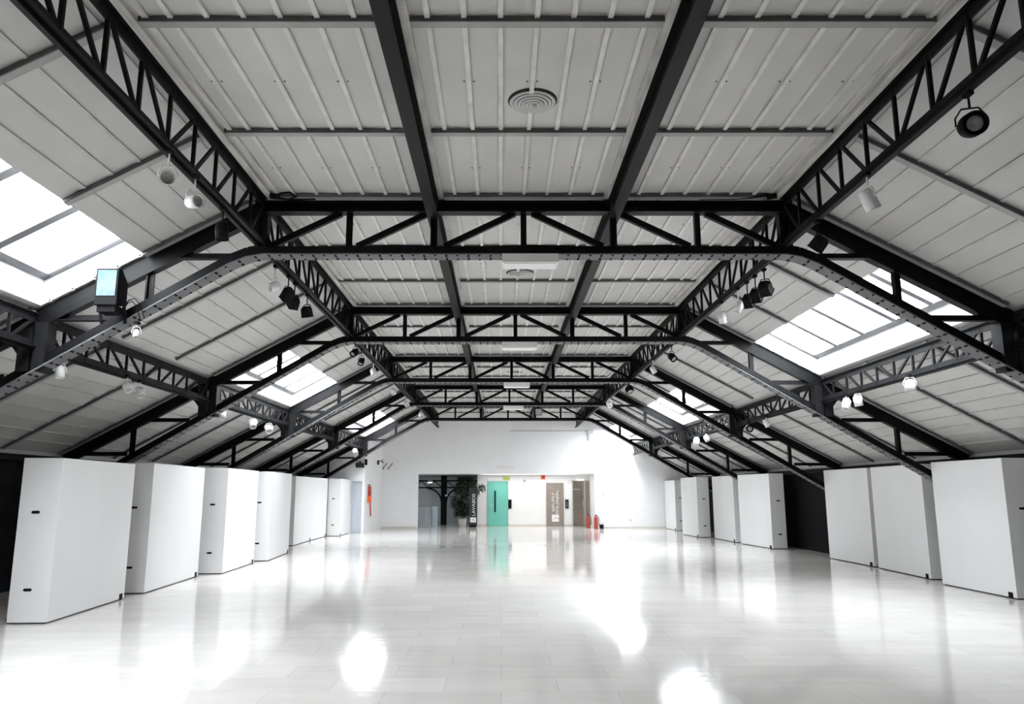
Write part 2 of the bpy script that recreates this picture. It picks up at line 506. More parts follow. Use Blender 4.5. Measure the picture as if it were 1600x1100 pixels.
# ------------------------------------------------------------------ trusses
def lowz(u):                                # underside of the lower chord
    u = abs(u)
    if u <= 3.25: return 4.615
    if u <= 3.45: return 4.615 - (u - 3.25) * 0.17
    if u <= 3.65: return 4.581 - (u - 3.45) * 0.42
    return 4.497 - 0.588 * (u - 3.65)
def make_truss():
    t = thing('roof_truss', '', 'truss', (C, F(1), 0))
    # top chord in three lengths between the purlins
    for a, b in ((-3.40, -PU - 0.05), (-PU + 0.05, PU - 0.05), (PU + 0.05, 3.40)):
        MB().ibeam((a, 0, 5.25), (b, 0, 5.25), 0.16, 0.145, 0.02).build('top_chord', M_STEEL, t)
    MB().bar((-3.42, 0, 4.675), (3.42, 0, 4.675), 0.10, 0.11).build('bottom_chord', M_STEEL, t)
    # riveted flange plate along the whole underside
    fp = MB()
    us = [-8.72, -3.65, -3.45, -3.25, 3.25, 3.45, 3.65, 8.72]
    for a, b in zip(us[:-1], us[1:]):
        p, q = Vector((a, 0, lowz(a) - 0.008)), Vector((b, 0, lowz(b) - 0.008))
        fp.bar(tuple(p), tuple(q), 0.24, 0.016)
        d = (q - p); n = max(1, int(d.length / 0.138)); nrm = Vector((d.z, 0, -d.x)).normalized()
        if nrm.z > 0: nrm = -nrm
        for i in range(n):
            c = p + d * ((i + 0.5) / n)
            for yy in (-0.085, -0.045, 0.045, 0.085) if abs(c.x) < 9 else ():
                if abs(yy) < 0.06 and i % 2: continue
                fp.lathe((c.x, yy, c.z), tuple(nrm), [(0.018, 0.006), (0.016, 0.014), (0.008, 0.02), (0.0, 0.021)], 6, 1)
    fp.build('riveted_flange', [M_FLANGE, M_STEEL], t)
    for sd in (-1, 1):
        # rafter (upper chord) and lower chord of the leg
        up = (0.54 * sd, 0, 1)
        a, b = 3.30, 8.70
        MB().bar((sd*a, 0, zc(a) - 0.145), (sd*b, 0, zc(b) - 0.145), 0.13, 0.21, up).build('rafter', M_STEEL, t)
        lc = MB(); pts = [3.35, 3.45, 3.65, 8.70]
        for p, q in zip(pts[:-1], pts[1:]):
            lc.bar((sd*p, 0, lowz(p) + 0.075), (sd*q, 0, lowz(q) + 0.075), 0.10, 0.13)
        lc.build('lower_chord', M_STEEL, t)
        MB().ibeam((sd*3.30, 0, 4.72), (sd*3.30, 0, 5.19), 0.12, 0.15, 0.03, (1, 0, 0)).build('corner_post', M_STEEL, t)
        # curved gussets at the corner
        g = MB()
        def arc(cx, cz, r, a0, a1, corner):
            pl = [corner] + [(cx + r*math.cos(math.radians(a0 + (a1-a0)*i/8)), cz + r*math.sin(math.radians(a0 + (a1-a0)*i/8))) for i in range(9)]
            g.prism(pl, -0.012, 0.012)
        if sd > 0:
            arc(3.72, 4.80, 0.30, 90, 180, (3.36, 5.16)); arc(3.02, 4.92, 0.2, -90, 0, (3.24, 4.70))
        else:
            arc(-3.72, 4.80, 0.30, 90, 0, (-3.36, 5.16)); arc(-3.02, 4.92, 0.2, -90, -180, (-3.24, 4.70))
        g.build('gusset_plate', M_STEEL, t)
        # stepped struts and posts of the leg
        def top_of_low(u): return lowz(u) + 0.12
        def bot_of_raft(u): return zc(u) - 0.25
        def strut(ua, ub, z):
            MB().tee((sd*ua, 0, z), (sd*ub, 0, z), 0.10, 0.075, 0.015).build('strut', M_STEEL, t)
        def post(u, w=0.09):
            MB().tee((sd*u, 0, top_of_low(u) - 0.05), (sd*u, 0, bot_of_raft(u) + 0.05), 0.09, w, 0.02, (1, 0, 0)).build('web_post', M_STEEL, t)
        strut(3.45, 4.42, 4.61)
        post(4.66)
        strut(5.05, 5.86, 3.815)
        strut(6.36, 7.12, 3.075)
        post(7.42)
        strut(7.52, 8.55, 2.42)
        mp = MB()
        for dx in (-0.095, 0.095):
            mp.box((sd*6.0 + dx - 0.075, -0.10, top_of_low(6.0) - 0.1), (sd*6.0 + dx + 0.075, 0.10, zc(6.0) - 0.18))
        mp.build('girder_post', M_GIRD, t)
        kb = MB()
        r = 0.42; cx, cz = 6.16 + r, 3.56 - r
        out = [(cx - r*math.cos(math.radians(a)), cz + r*math.sin(math.radians(a))) for a in range(0, 91, 15)]
        inn = [(6.16, 3.60), (6.16, cz)]
        poly = [(sd*x, z) for x, z in [(6.155, cz)] + out + [(cx, 3.56 + 0.02), (6.155, 3.60)]]
        kb.prism(poly, -0.012, 0.012)
        kb.build('knee_bracket', M_STEEL, t)
    for i in range(-2, 3):
        u = i * 1.1
        zt = 5.19 if i % 2 == 0 and abs(i) != 1 else 5.19
        if abs(i) == 1: MB().ibeam((i * 1.13, 0, 4.72), (i * 1.13, 0, 5.10), 0.10, 0.085, 0.02, (1, 0, 0)).build('web_post', M_STEEL, t)
        else: MB().tee((u, 0, 4.72), (u, 0, 5.19), 0.08, 0.075, 0.018, (1, 0, 0)).build('web_post', M_STEEL, t)
    for sd in (-1, 1):
        for a in (3.3, 2.2, 1.1):
            b = a - 1.1
            MB().bar((sd*(a - 0.10), 0.01, 4.74), (sd*(b + 0.11), 0.01, 5.18), 0.06, 0.075).build('diagonal', M_STEEL, t)
    return t
truss_names = ['nearest black riveted roof truss, with the floodlight on its left leg',
               'second black roof truss from the camera, spanning the hall behind the nearest one',
               'third black roof truss from the camera, in the middle of the row',
               'fourth black roof truss from the camera, second from the back wall',
               'farthest black roof truss, right in front of the white back wall']
tr1 = make_truss()
for k in range(1, 6):
    t = tr1 if k == 1 else copy_tree(tr1, (C, F(k), 0))
    t['label'] = truss_names[k - 1]; t['group'] = 'roof trusses across the hall'

# ------------------------------------------------------------------ purlins
for sd, nm in ((-1, 'left'), (1, 'right')):
    o = MB().ibeam((0, F(0) - 2, 5.235), (0, YB, 5.235), 0.13, 0.27, 0.02).build('roof_purlin', M_STEEL, None, (C + sd*PU, 0, 0))
    tag(o, 'long black steel purlin under the flat ceiling, %s of its middle strip' % nm, 'beam', 'purlins under the flat ceiling')

# ------------------------------------------------------------------ lattice girders
def make_girder(z0, z1, wt, wb_, npan, length, name_cat, mi):
    t = thing('lattice_girder', '', 'girder', (0, 0, 0))
    e = 0.09
    tc = MB()
    for dx in (-1, 1): tc.sweep((dx*0.012, e, z1), (dx*0.012, length - e, z1), [(0, -0.055), (dx*-0.012, -0.055), (dx*-0.012, 0.043), (dx*-wt/2, 0.043), (dx*-wt/2, 0.055), (0, 0.055)])
    tc.build('top_chord', mi, t)
    bc = MB()
    for dx in (-1, 1): bc.sweep((dx*0.012, e, z0), (dx*0.012, length - e, z0), [(0, 0.05), (dx*-0.012, 0.05), (dx*-0.012, -0.028), (dx*-wb_/2, -0.028), (dx*-wb_/2, -0.04), (0, -0.04)])
    bc.build('bottom_chord', mi, t)
    tk = MB().box((-0.045, e + 0.05, z0 - 0.075), (0.0, length - e - 0.05, z0 - 0.042))
    tk.build('lighting_track', M_STEEL, t)
    for i in range(npan + 1):
        y = length * i / npan
        if 0 < i < npan: MB().bar((0, y, z0), (0, y, z1), 0.034, 0.030, (0, 1, 0)).build('web_bar', mi, t)
        if i < npan:
            ya, yb = length * i / npan, length * (i + 1) / npan
            if i < npan / 2: p, q = (0, ya + 0.03, z1), (0, yb - 0.03, z0)
            else: p, q = (0, ya + 0.03, z0), (0, yb - 0.03, z1)
            if i == 0: p = (0, 0.1, z1)
            if i == npan - 1: q = (0, length - 0.1, z1)
            MB().bar(p, q, 0.034, 0.030, (1, 0, 0)).build('web_bar', mi, t)
    return t
bays_txt = ['before the nearest truss', 'between trusses one and two', 'between trusses two and three',
            'between trusses three and four', 'between trusses four and five', 'beyond the last truss']
protos = {}
for kind, u, zz in (('upper', UK - 0.02, (4.765, 5.285)), ('middle', 6.0, (3.47, 3.80))):
    for k in range(0, 6):
        for sd in (-1, 1):
            y0, y1 = bay(k)
            if kind == 'middle' and sd < 0: y1 = min(y1, 32.60)
            ln = y1 - y0
            key = (kind, round(ln, 2))
            if key not in protos:
                g = make_girder(zz[0], zz[1], 0.13 if kind == 'upper' else 0.12, 0.14, 10 if ln > 5.5 else (8 if ln > 2 else 2), ln, kind, M_STEEL if kind == 'upper' else M_GIRD)
                protos[key] = g
                g.location = (C + sd*u, y0, 0)
            else:
                g = copy_tree(protos[key], (C + sd*u, y0, 0))
            side = 'left' if sd < 0 else 'right'
            if kind == 'upper':
                g['label'] = 'black lattice girder along the %s flat ceiling edge, %s' % (side, bays_txt[k])
                g['group'] = 'lattice girders along the flat ceiling'
            else:
                g['label'] = 'dark lattice girder midway down the %s slope, %s' % (side, bays_txt[k])
                g['group'] = 'lattice girders halfway down the slopes'

# ------------------------------------------------------------------ movable exhibition walls
def panel(label, near, far, side, h, caster_far, group, t=0.5, slots=True, outer_caster=False):
    near, far = Vector(near), Vector(far)
    d = far - near; ln = d.length
    rz = math.atan2(-d.x, d.y)
    o = thing('exhibition_wall', label, 'movable wall', (near.x, near.y, 0), rz, group)
    s = -1 if side == 'L' else 1
    MB().box((0, 0, 0.018), (s*t, ln, h)).build('body', M_PANEL, o, bevel=0.004)
    MB().box((s*0.03, 0.03, 0.0), (s*(t - 0.03), ln - 0.03, 0.02)).build('shadow_plinth', M_BLACK, o)  # black strip stands for the floor shadow under the body and carries it
    for z in (1.43, 0.43):                  # oval hand holds in the short face
        c = s*t*0.56; w = 0.055
        pr = []
        for i in range(16):
            a = 2*math.pi*i/16
            pr.append((c + (w if math.cos(a) > 0 else -w) * 0.6 + 0.022*math.cos(a), z + 0.02*math.sin(a)))
        m = MB().prism(pr, -0.003, 0.02)
        m.build('hand_hold', M_BLACK, o)
    ys = ln - 0.19 if caster_far else 0.09
    m = MB().box((-s*0.006, ys, 0.02), (s*0.03, ys + 0.11, 0.10))
    m.tube([(-s*0.008, ys + 0.055, 0.03), (s*0.02, ys + 0.055, 0.03)], 0.028, 12)
    m.build('caster', M_BLACK, o)
    if outer_caster:
        m = MB()
        m.tube([(s*(t + 0.015), 0.06, 0.05), (s*(t - 0.02), 0.06, 0.05)], 0.05, 14)
        m.tube([(s*(t + 0.02), 0.07, 0.14), (s*(t - 0.01), 0.07, 0.06)], 0.018, 8)
        m.build('caster', M_BLACK, o)
    return o
GL, GR = 'white exhibition walls along the left side', 'white exhibition walls along the right side'
panel('nearest tall white box wall on the left, with two black hand slots in its bluish end', (-5.94, 10.43), (-6.08, 12.80), 'L', 2.15, True, GL, 0.51, outer_caster=True)
panel('second tall white box wall from the camera on the left, behind the nearest', (-6.04, 13.41), (-6.186, 16.1), 'L', 2.19, True, GL)
panel('third tall white box wall from the camera on the left, slots in its pale end', (-5.855, 16.56), (-5.97, 19.0), 'L', 2.2, True, GL, 0.52)
panel('fourth tall white box wall from the camera on the left, before the set-back pair', (-5.80, 19.55), (-6.0, 22.15), 'L', 2.2, True, GL)
panel('white box wall set back on the left, nearer one of the flush pair', (-6.64, 25.0), (-6.72, 27.62), 'L', 2.2, True, GL)
panel('white box wall set back on the left, farther one of the flush pair', (-6.73, 27.66), (-6.76, 30.15), 'L', 2.2, True, GL)
panel('farthest white box wall on the left, next to the grey door', (-6.27, 30.3), (-6.33, 32.50), 'L', 2.2, False, GL)
panel('nearest tall white box wall on the right, cut by the photo edge', (8.26, 12.71), (8.21, 14.72), 'R', 2.25, False, GR, 0.46)
panel('second tall white box wall from the camera on the right', (8.43, 15.5), (8.52, 17.80), 'R', 2.25, False, GR, 0.46)
panel('third tall white box wall on the right, beside the dark gap', (8.55, 18.05), (8.50, 20.35), 'R', 2.25, False, GR, 0.44)
panel('white box wall on the right just beyond the wide dark gap', (8.18, 23.63), (7.95, 26.0), 'R', 2.25, False, GR, 0.46)
panel('fifth white box wall on the right, nearer side of the narrow dark gap', (7.95, 26.55), (7.89, 28.95), 'R', 2.25, False, GR, 0.46)
panel('sixth white box wall on the right, far side of the narrow dark gap', (7.44, 29.48), (7.33, 31.60), 'R', 2.25, False, GR, 0.46)
panel('farthest white box wall on the right, against the back wall', (7.75, 34.6), (7.69, 36.45), 'R', 2.2, False, GR, 0.4)

# ------------------------------------------------------------------ spotlights
def spot(label, pos, aim, kind, top, group, r=0.07, ln=0.20):
    p = Vector(pos); a = Vector(aim).normalized()
    body_m = M_SPOTW if kind == 'white' else M_BLACK
    o = thing('spotlight', label, 'spotlight', (p.x, p.y, top), 0, group)
    c = Vector((0, 0, p.z - top))
    side = a.cross(Vector((0, 0, 1))).normalized()
    MB().box((-0.022, -0.04, -0.02), (0.022, 0.04, 0.012)).build('clamp', M_BLACK, o)
    yk = MB()
    yk.tube([(0, 0, -0.03), (0, 0, c.z + r + 0.045)], 0.009, 8)
    e = side * (r + 0.014)
    arch = [c - e, c - e + Vector((0, 0, r*0.7)), c - e*0.55 + Vector((0, 0, r + 0.045)), c + e*0.55 + Vector((0, 0, r + 0.045)), c + e + Vector((0, 0, r*0.7)), c + e]
    yk.tube(arch, 0.007, 6)
    yk.build('yoke', body_m, o)
    h = MB(); h2 = ln / 2
    if kind == 'box':
        up = side.cross(a).normalized()
        def ring(s, w, hh): 
            b = c + a * s
            return [b + side*w + up*hh, b - side*w + up*hh, b - side*w - up*hh, b + side*w - up*hh]
        rs = [ring(-h2, r*0.55, r*0.55), ring(-h2*0.5, r*0.95, r*0.95), ring(h2*0.8, r, r), ring(h2, r*1.12, r*1.12)]
        for q, w in zip(rs[:-1], rs[1:]):
            for i in range(4):
                j = (i + 1) % 4
                h.quad([q[i], q[j], w[j], w[i]])
        h.quad(rs[0])
        h.build('housing', body_m, o)
        MB().quad([x - a*0.01 for x in ring(h2, r*0.95, r*0.95)]).build('lens', M_LENS, o)
    else:
        h.lathe(tuple(c), tuple(a), [(0.0, -h2), (r*0.55, -h2), (r*0.9, -h2*0.75), (r*0.95, -h2*0.3), (r, -h2*0.25), (r, h2), (r*0.86, h2), (r*0.82, h2*0.55)], 24)
        h.build('housing', body_m, o)
        MB().lathe(tuple(c), tuple(a), [(0.0, h2*0.45), (r*0.4, h2*0.5), (r*0.84, h2*0.62)] if kind == 'white' else [(0.0, h2*0.62), (r*0.35, h2*0.68), (r*0.62, h2*0.8), (r*0.62, h2*0.6)], 20).build('lens', M_LENSW, o)
        if kind == 'can': MB().lathe(tuple(c), tuple(a), [(r*0.62, h2*0.78), (r*0.86, h2*0.9), (r*0.9, h2*0.6)], 20).build('front_ring', M_BLACK, o)
        if kind == 'white':
            MB().lathe(tuple(c), tuple(a), [(r*0.86, h2*0.98), (r*0.98, h2*1.01), (r*1.01, h2*0.94)], 24).build('front_ring', M_BATTEN, o)
    return o
TU, TM = 4.676, 3.381
GU = 'spotlights on the upper lattice girders'
GM = 'spotlights on the girders halfway down the slopes'
SP = [
 ('white round spotlight on the upper left girder, nearest the camera', (-2.94, 6.33, 4.42), (0.35, -0.8, -0.3), 'white', TU, GU, 0.065, 0.17),
 ('white round spotlight on the upper left girder, beside the black one at the nearest truss', (-2.93, 6.89, 4.42), (0.75, -0.6, -0.15), 'white', TU, GU, 0.065, 0.19),
 ('black can spotlight hanging in front of the nearest truss, left corner', (-2.97, 7.74, 4.42), (0.05, 0.15, -1), 'can', TU, GU, 0.07, 0.19),
 ('large black round spotlight facing the camera at upper right', (3.55, 5.35, 4.42), (-0.25, -0.9, -0.25), 'can', TU, GU, 0.092, 0.18),
 ('white can spotlight on the upper right girder, before the nearest truss', (3.48, 6.84, 4.42), (0.45, 0.1, -0.9), 'white', TU, GU, 0.07, 0.21),
 ('black box spotlight by the right corner of the nearest truss', (3.54, 8.13, 4.42), (-0.45, 0.5, -0.7), 'box', TU, GU, 0.065, 0.17),
 ('pale grey spotlight left of the black pair behind the nearest truss', (-3.03, 9.86, 4.40), (-0.6, -0.5, -0.4), 'white', TU, GU, 0.06, 0.15),
 ('black box spotlight, nearer of the black pair on the upper left girder', (-2.99, 10.36, 4.42), (-0.5, 0.4, -0.7), 'box', TU, GU, 0.065, 0.19),
 ('black box spotlight, farther of the black pair on the upper left girder', (-3.0, 10.73, 4.40), (-0.4, 0.5, -0.7), 'box', TU, GU, 0.065, 0.18),
 ('black box spotlight hanging alone before the left corner of the second truss', (-2.99, 11.41, 4.42), (0.1, 0.3, -0.9), 'box', TU, GU, 0.065, 0.17),
 ('black box spotlight, nearest of the three on the upper right girder', (3.58, 10.02, 4.42), (0.45, 0.5, -0.6), 'box', TU, GU, 0.075, 0.18),
 ('black box spotlight, middle one of the three on the upper right girder', (3.56, 10.34, 4.40), (0.35, 0.5, -0.7), 'box', TU, GU, 0.065, 0.18),
 ('dark box spotlight, farthest of the three on the upper right girder', (3.55, 10.66, 4.40), (0.35, 0.5, -0.7), 'box', TU, GU, 0.06, 0.18),
 ('pale spotlight just beyond the black three on the upper right girder', (3.52, 11.0, 4.40), (-0.3, 0.3, -0.9), 'white', TU, GU, 0.06, 0.18),
 ('white spotlight at the right corner of the second truss', (3.52, 11.85, 4.42), (0.2, 0.3, -0.9), 'white', TU, GU, 0.06, 0.17),
 ('black spotlight behind the second truss at left, nearer of two', (-2.94, 15.06, 4.45), (-0.4, -0.5, -0.5), 'can', TU, GU, 0.07, 0.17),
 ('dark spotlight behind the second truss at left, farther of two', (-2.97, 15.95, 4.42), (-0.2, -0.4, -0.8), 'can', TU, GU, 0.065, 0.15),
 ('white spotlight before the left corner of the third truss', (-2.97, 17.48, 4.42), (0.2, -0.3, -0.9), 'white', TU, GU, 0.06, 0.17),
 ('dark spotlight with an open barn door behind the second truss at right', (3.51, 15.43, 4.42), (0.4, -0.5, -0.6), 'can', TU, GU, 0.075, 0.16),
 ('white spotlight before the right corner of the third truss', (3.45, 17.1, 4.42), (0.5, 0.1, -0.8), 'white', TU, GU, 0.06, 0.17),
 ('white spotlight behind the third truss, upper left girder', (-3.01, 21.07, 4.45), (0.3, -0.3, -0.8), 'white', TU, GU, 0.07, 0.17),
 ('white spotlight at the left corner of the fourth truss', (-3.01, 24.08, 4.45), (0.4, -0.4, -0.7), 'white', TU, GU, 0.08, 0.18),
 ('black box spotlight behind the third truss, upper right girder', (3.45, 20.4, 4.42), (0.2, -0.3, -0.8), 'box', TU, GU, 0.08, 0.18),
 ('white spotlight at the right corner of the fourth truss', (3.45, 24.26, 4.45), (0.3, -0.4, -0.7), 'white', TU, GU, 0.085, 0.2),
 ('white spotlight at the left corner of the farthest truss', (-2.93, 27.82, 4.45), (0.3, -0.4, -0.7), 'white', TU, GU, 0.08, 0.2),
 ('pale spotlight hanging behind the left leg of the nearest truss', (-5.62, 9.60, 3.20), (0.1, -0.1, -1), 'white', TM, GM, 0.055, 0.16),
 ('white spotlight on the left slope girder, nearer of the pair before the second truss', (-5.50, 11.11, 3.22), (0.5, -0.3, -0.7), 'white', TM, GM, 0.06, 0.18),
 ('white spotlight on the left slope girder, farther of the pair before the second truss', (-5.55, 11.62, 3.20), (0.5, -0.3, -0.7), 'white', TM, GM, 0.06, 0.18),
 ('white spotlight on the left slope girder behind the second truss', (-5.62, 15.34, 3.22), (0.3, -0.3, -0.8), 'white', TM, GM, 0.065, 0.2),
 ('bright white spotlight on the left slope girder, nearer of two before the third truss', (-5.62, 17.27, 3.20), (0.2, -0.5, -0.6), 'white', TM, GM, 0.075, 0.18),
 ('bright white spotlight on the left slope girder, farther of two before the third truss', (-5.64, 18.52, 3.20), (0.3, -0.5, -0.6), 'white', TM, GM, 0.085, 0.2),
 ('white spotlight at the far end of the left slope girder', (-5.60, 29.39, 3.2), (0.3, -0.5, -0.6), 'white', TM, GM, 0.085, 0.2),
 ('lilac-white spotlight alone on the right slope girder, nearest the camera', (5.97, 11.04, 3.22), (-0.05, -0.1, -1), 'white', TM, GM, 0.075, 0.18),
 ('white spotlight on the right slope girder, nearer of the pair before the second truss', (6.06, 12.89, 3.22), (0.2, 0.1, -0.9), 'white', TM, GM, 0.07, 0.18),
 ('white spotlight with a dark mouth on the right slope girder, left one of the pair', (6.04, 13.28, 3.20), (-0.4, -0.2, -0.9), 'white', TM, GM, 0.07, 0.2),
 ('white spotlight on the right slope girder before the third truss, nearer of two', (5.98, 17.2, 3.22), (0.4, -0.2, -0.8), 'white', TM, GM, 0.065, 0.17),
 ('dark faced round spotlight on the right slope girder before the third truss', (6.02, 18.52, 3.20), (-0.2, -0.9, -0.1), 'can', TM, GM, 0.085, 0.18),
 ('white spotlight on the right slope girder before the fourth truss, nearer of two', (5.95, 22.18, 3.22), (0.4, -0.3, -0.8), 'white', TM, GM, 0.08, 0.18),
 ('white spotlight on the right slope girder before the fourth truss, farther of two', (5.95, 23.33, 3.2), (-0.3, -0.3, -0.9), 'white', TM, GM, 0.09, 0.22),
]
for a in SP: spot(*a)
spot('black box spotlight under the top chord of the farthest truss', (1.54, F(5) - 0.25, 4.98), (0.0, -0.9, -0.3), 'box', 5.14, None, 0.13, 0.2)

# floodlight on the left leg of the nearest truss
fo = thing('floodlight', 'black box floodlight with a bluish reflection in its glass colour on the left leg of the nearest truss', 'floodlight', (-4.70, F(1) - 0.13, 3.86))
hb = MB()
for (za, zb, ya, yb, wa, wb2) in ((0.02, 0.47, -0.30, -0.20, 0.135, 0.135),):
    hb.box((-0.135, -0.30, 0.02), (0.135, -0.22, 0.47))
back = [(-0.135, -0.22, 0.02), (0.135, -0.22, 0.02), (0.135, -0.22, 0.47), (-0.135, -0.22, 0.47)]
bk2 = [(-0.09, 0.03, 0.08), (0.09, 0.03, 0.08), (0.09, 0.03, 0.36), (-0.09, 0.03, 0.36)]
for i in range(4):
    j = (i + 1) % 4
    hb.quad([back[i], back[j], bk2[j], bk2[i]])
hb.quad(bk2)
hb.box((-0.11, -0.27, -0.06), (0.11, -0.05, 0.03))
hb.build('housing', M_BLACK, fo, bevel=0.006)
MB().box((-0.112, -0.306, 0.13), (0.112, -0.298, 0.445)).build('glass', M_FLOODG, fo)
bkt = MB()
for sx in (-1, 1): bkt.bar((sx*0.145, -0.15, 0.10), (sx*0.145, -0.06, -0.16), 0.012, 0.035, (1, 0, 0))
bkt.bar((-0.15, -0.06, -0.03), (0.15, -0.06, -0.03), 0.05, 0.012)
bkt.build('bracket', M_BLACK, fo)
cb = MB()
cb.tube([(0.10, -0.05, 0.05), (0.17, -0.08, 0.13), (0.24, -0.08, 0.15), (0.31, -0.06, 0.08), (0.34, 0, -0.08)], 0.006, 6)
cb.tube([(0.10, -0.05, 0.02), (0.16, -0.07, 0.10), (0.21, -0.07, 0.12), (0.27, -0.06, 0.05), (0.29, 0, -0.10)], 0.006, 6)
cb.build('cable', M_BLACK, fo)
spot('small pale spotlight hanging below the floodlight on the nearest truss', (-4.42, F(1) - 0.17, 3.58), (0.2, -0.3, -0.9), 'white', 3.72, None, 0.04, 0.11)

# ------------------------------------------------------------------ luminaires on the trusses
lum = thing('box_luminaire', '', 'ceiling light', (0.36, F(1) - 0.02, 4.585))
MB().box((-0.35, -0.15, -0.10), (0.35, 0.15, 0.012)).build('housing', M_LUMI, lum, bevel=0.006)
MB().box((-0.32, -0.12, -0.112), (0.32, 0.12, -0.098)).build('diffuser', M_SIGNW, lum)
lb = ['long white box light under the middle of the nearest truss', 'long white box light under the middle of the second truss',
      'long white box light under the middle of the third truss', 'long white box light under the middle of the fourth truss']
for k in range(4):
    o = lum if k == 0 else copy_tree(lum, (0.36 if k < 2 else 0.42, F(k + 1) - 0.02, 4.585))
    o['label'] = lb[k]; o['group'] = 'box lights under the trusses'

# ------------------------------------------------------------------ round air vents
def vent(label, x, y):
    o = thing('air_vent', label, 'vent', (x, y, CEIL), 0, 'round vents in the flat ceiling')
    MB().lathe((0, 0, 0), (0, 0, -1), [(0.0, 0.008), (0.235, 0.008), (0.235, -0.002)], 40).build('duct_shade_disc', M_GAPDARK, o)  # flat dark disc painted as the shade inside the duct
    for r in (0.21, 0.172, 0.135, 0.10, 0.066):
        dz = 0.03 + (0.21 - r) * 0.18
        MB().lathe((0, 0, 0), (0, 0, -1), [(r, dz - 0.022), (r + 0.012, dz - 0.008), (r, dz), (r - 0.022, dz - 0.004), (r - 0.026, dz - 0.022), (r, dz - 0.022)], 40).build('vent_ring', M_VENT, o)
    MB().lathe((0, 0, 0), (0, 0, -1), [(0.0, 0.075), (0.035, 0.066), (0.045, 0.02)], 30).build('centre_cone', M_VENT, o)
    return o
vent('round ringed air vent in the flat ceiling, nearest the camera', 0.30, 6.74)
vent('round ringed air vent behind the nearest truss, by its box light', 0.32, 12.57)
vent('round ringed air vent between the third and fourth trusses', 0.42, 23.6)

# ------------------------------------------------------------------ loose cables
cb = MB()
X0, Y_, Z_ = C - 3.12, F(1) - 0.2, CEIL - 0.06
cb.tube([(X0, Y_, Z_), (X0 + 0.12, Y_ - 0.12, Z_), (X0 + 0.22, Y_ - 0.10, Z_ + 0.02), (X0 + 0.28, Y_ + 0.0, Z_), (X0 + 0.15, Y_ + 0.06, Z_ - 0.01), (X0 + 0.05, Y_ + 0.02, Z_)], 0.012, 6)
cb.tube([(X0 - 0.05, Y_, Z_ - 0.01), (X0 + 0.2, Y_ + 0.08, Z_), (X0 + 0.5, Y_ + 0.07, Z_)], 0.014, 6)
cb.tube([(X0 - 0.04, Y_ - 0.04, Z_), (X0 + 0.08, Y_ - 0.02, Z_)], 0.03, 8)
tag(cb.build('cable', M_BLACK), 'looped black cable at the ceiling, left corner of the nearest truss', 'cable')
cb = MB(); X0 = C + 3.12
cb.tube([(X0, Y_, Z_), (X0 - 0.1, Y_ - 0.1, Z_), (X0 - 0.16, Y_ - 0.02, Z_), (X0 - 0.4, Y_ + 0.08, Z_ + 0.01), (X0 - 0.9, Y_ + 0.1, Z_ + 0.01)], 0.013, 6)
cb.tube([(X0 + 0.03, Y_ - 0.03, Z_), (X0 - 0.08, Y_ + 0.02, Z_)], 0.03, 8)
tag(cb.build('cable', M_BLACK), 'loose black cable at the ceiling, right corner of the nearest truss', 'cable')
cb = MB()
pts = [(C - 2.0 + i * 0.35, F(1) + 0.07, 4.765 + 0.012 * math.sin(i * 1.3)) for i in range(15)]
cb.tube(pts, 0.010, 6)
tag(cb.build('cable', M_BLACK), 'thin dark cable lying along the bottom chord of the nearest truss', 'cable')

# ------------------------------------------------------------------ back wall fittings
em = thing('wall_light', 'slim emergency light on the back wall above the opening', 'light', (0.17, YB, 2.84))
MB().box((-0.42, -0.07, -0.07), (0.42, 0, 0.05)).build('housing', M_LUMI, em, bevel=0.01)
MB().box((-0.38, -0.08, -0.09), (0.38, -0.012, -0.068)).build('diffuser', M_SIGNW, em)
pp = MB().tube([(0.42, YB - 0.02, 4.56), (3.9, YB - 0.02, 4.56), (4.10, YB - 0.03, 4.56)], 0.018, 8)
tag(pp.build('conduit', M_VENT), 'thin grey conduit running level high on the back wall', 'conduit')
bx = thing('junction_box', 'small grey box high on the back wall at the conduit end', 'box', (4.24, YB, 4.44))
MB().box((-0.14, -0.10, -0.02), (0.14, 0, 0.16)).build('housing', M_VENT, bx, bevel=0.006)
MB().box((-0.09, -0.07, -0.34), (0.02, 0, -0.02)).build('cover', M_VENT, bx)
for z, x, lb_ in ((1.97, 4.73, 'upper of two small switch plates on the wall right of the opening'), (1.56, 4.81, 'lower of two small switch plates on the wall right of the opening')):
    o = thing('switch_plate', lb_, 'switch', (x, YB, z), 0, 'switch plates by the opening')
    MB().box((-0.06, -0.02, -0.09), (0.06, 0, 0.09)).build('plate', M_VENT, o, bevel=0.004)
    MB().box((-0.025, -0.028, -0.04), (0.025, -0.018, 0.04)).build('rocker', M_LUMI, o)
so = MB().box((6.0, YB - 0.012, 0.34), (6.09, YB, 0.43))
tag(so.build('wall_socket', M_VENT), 'small pale socket low on the back wall at right', 'socket')

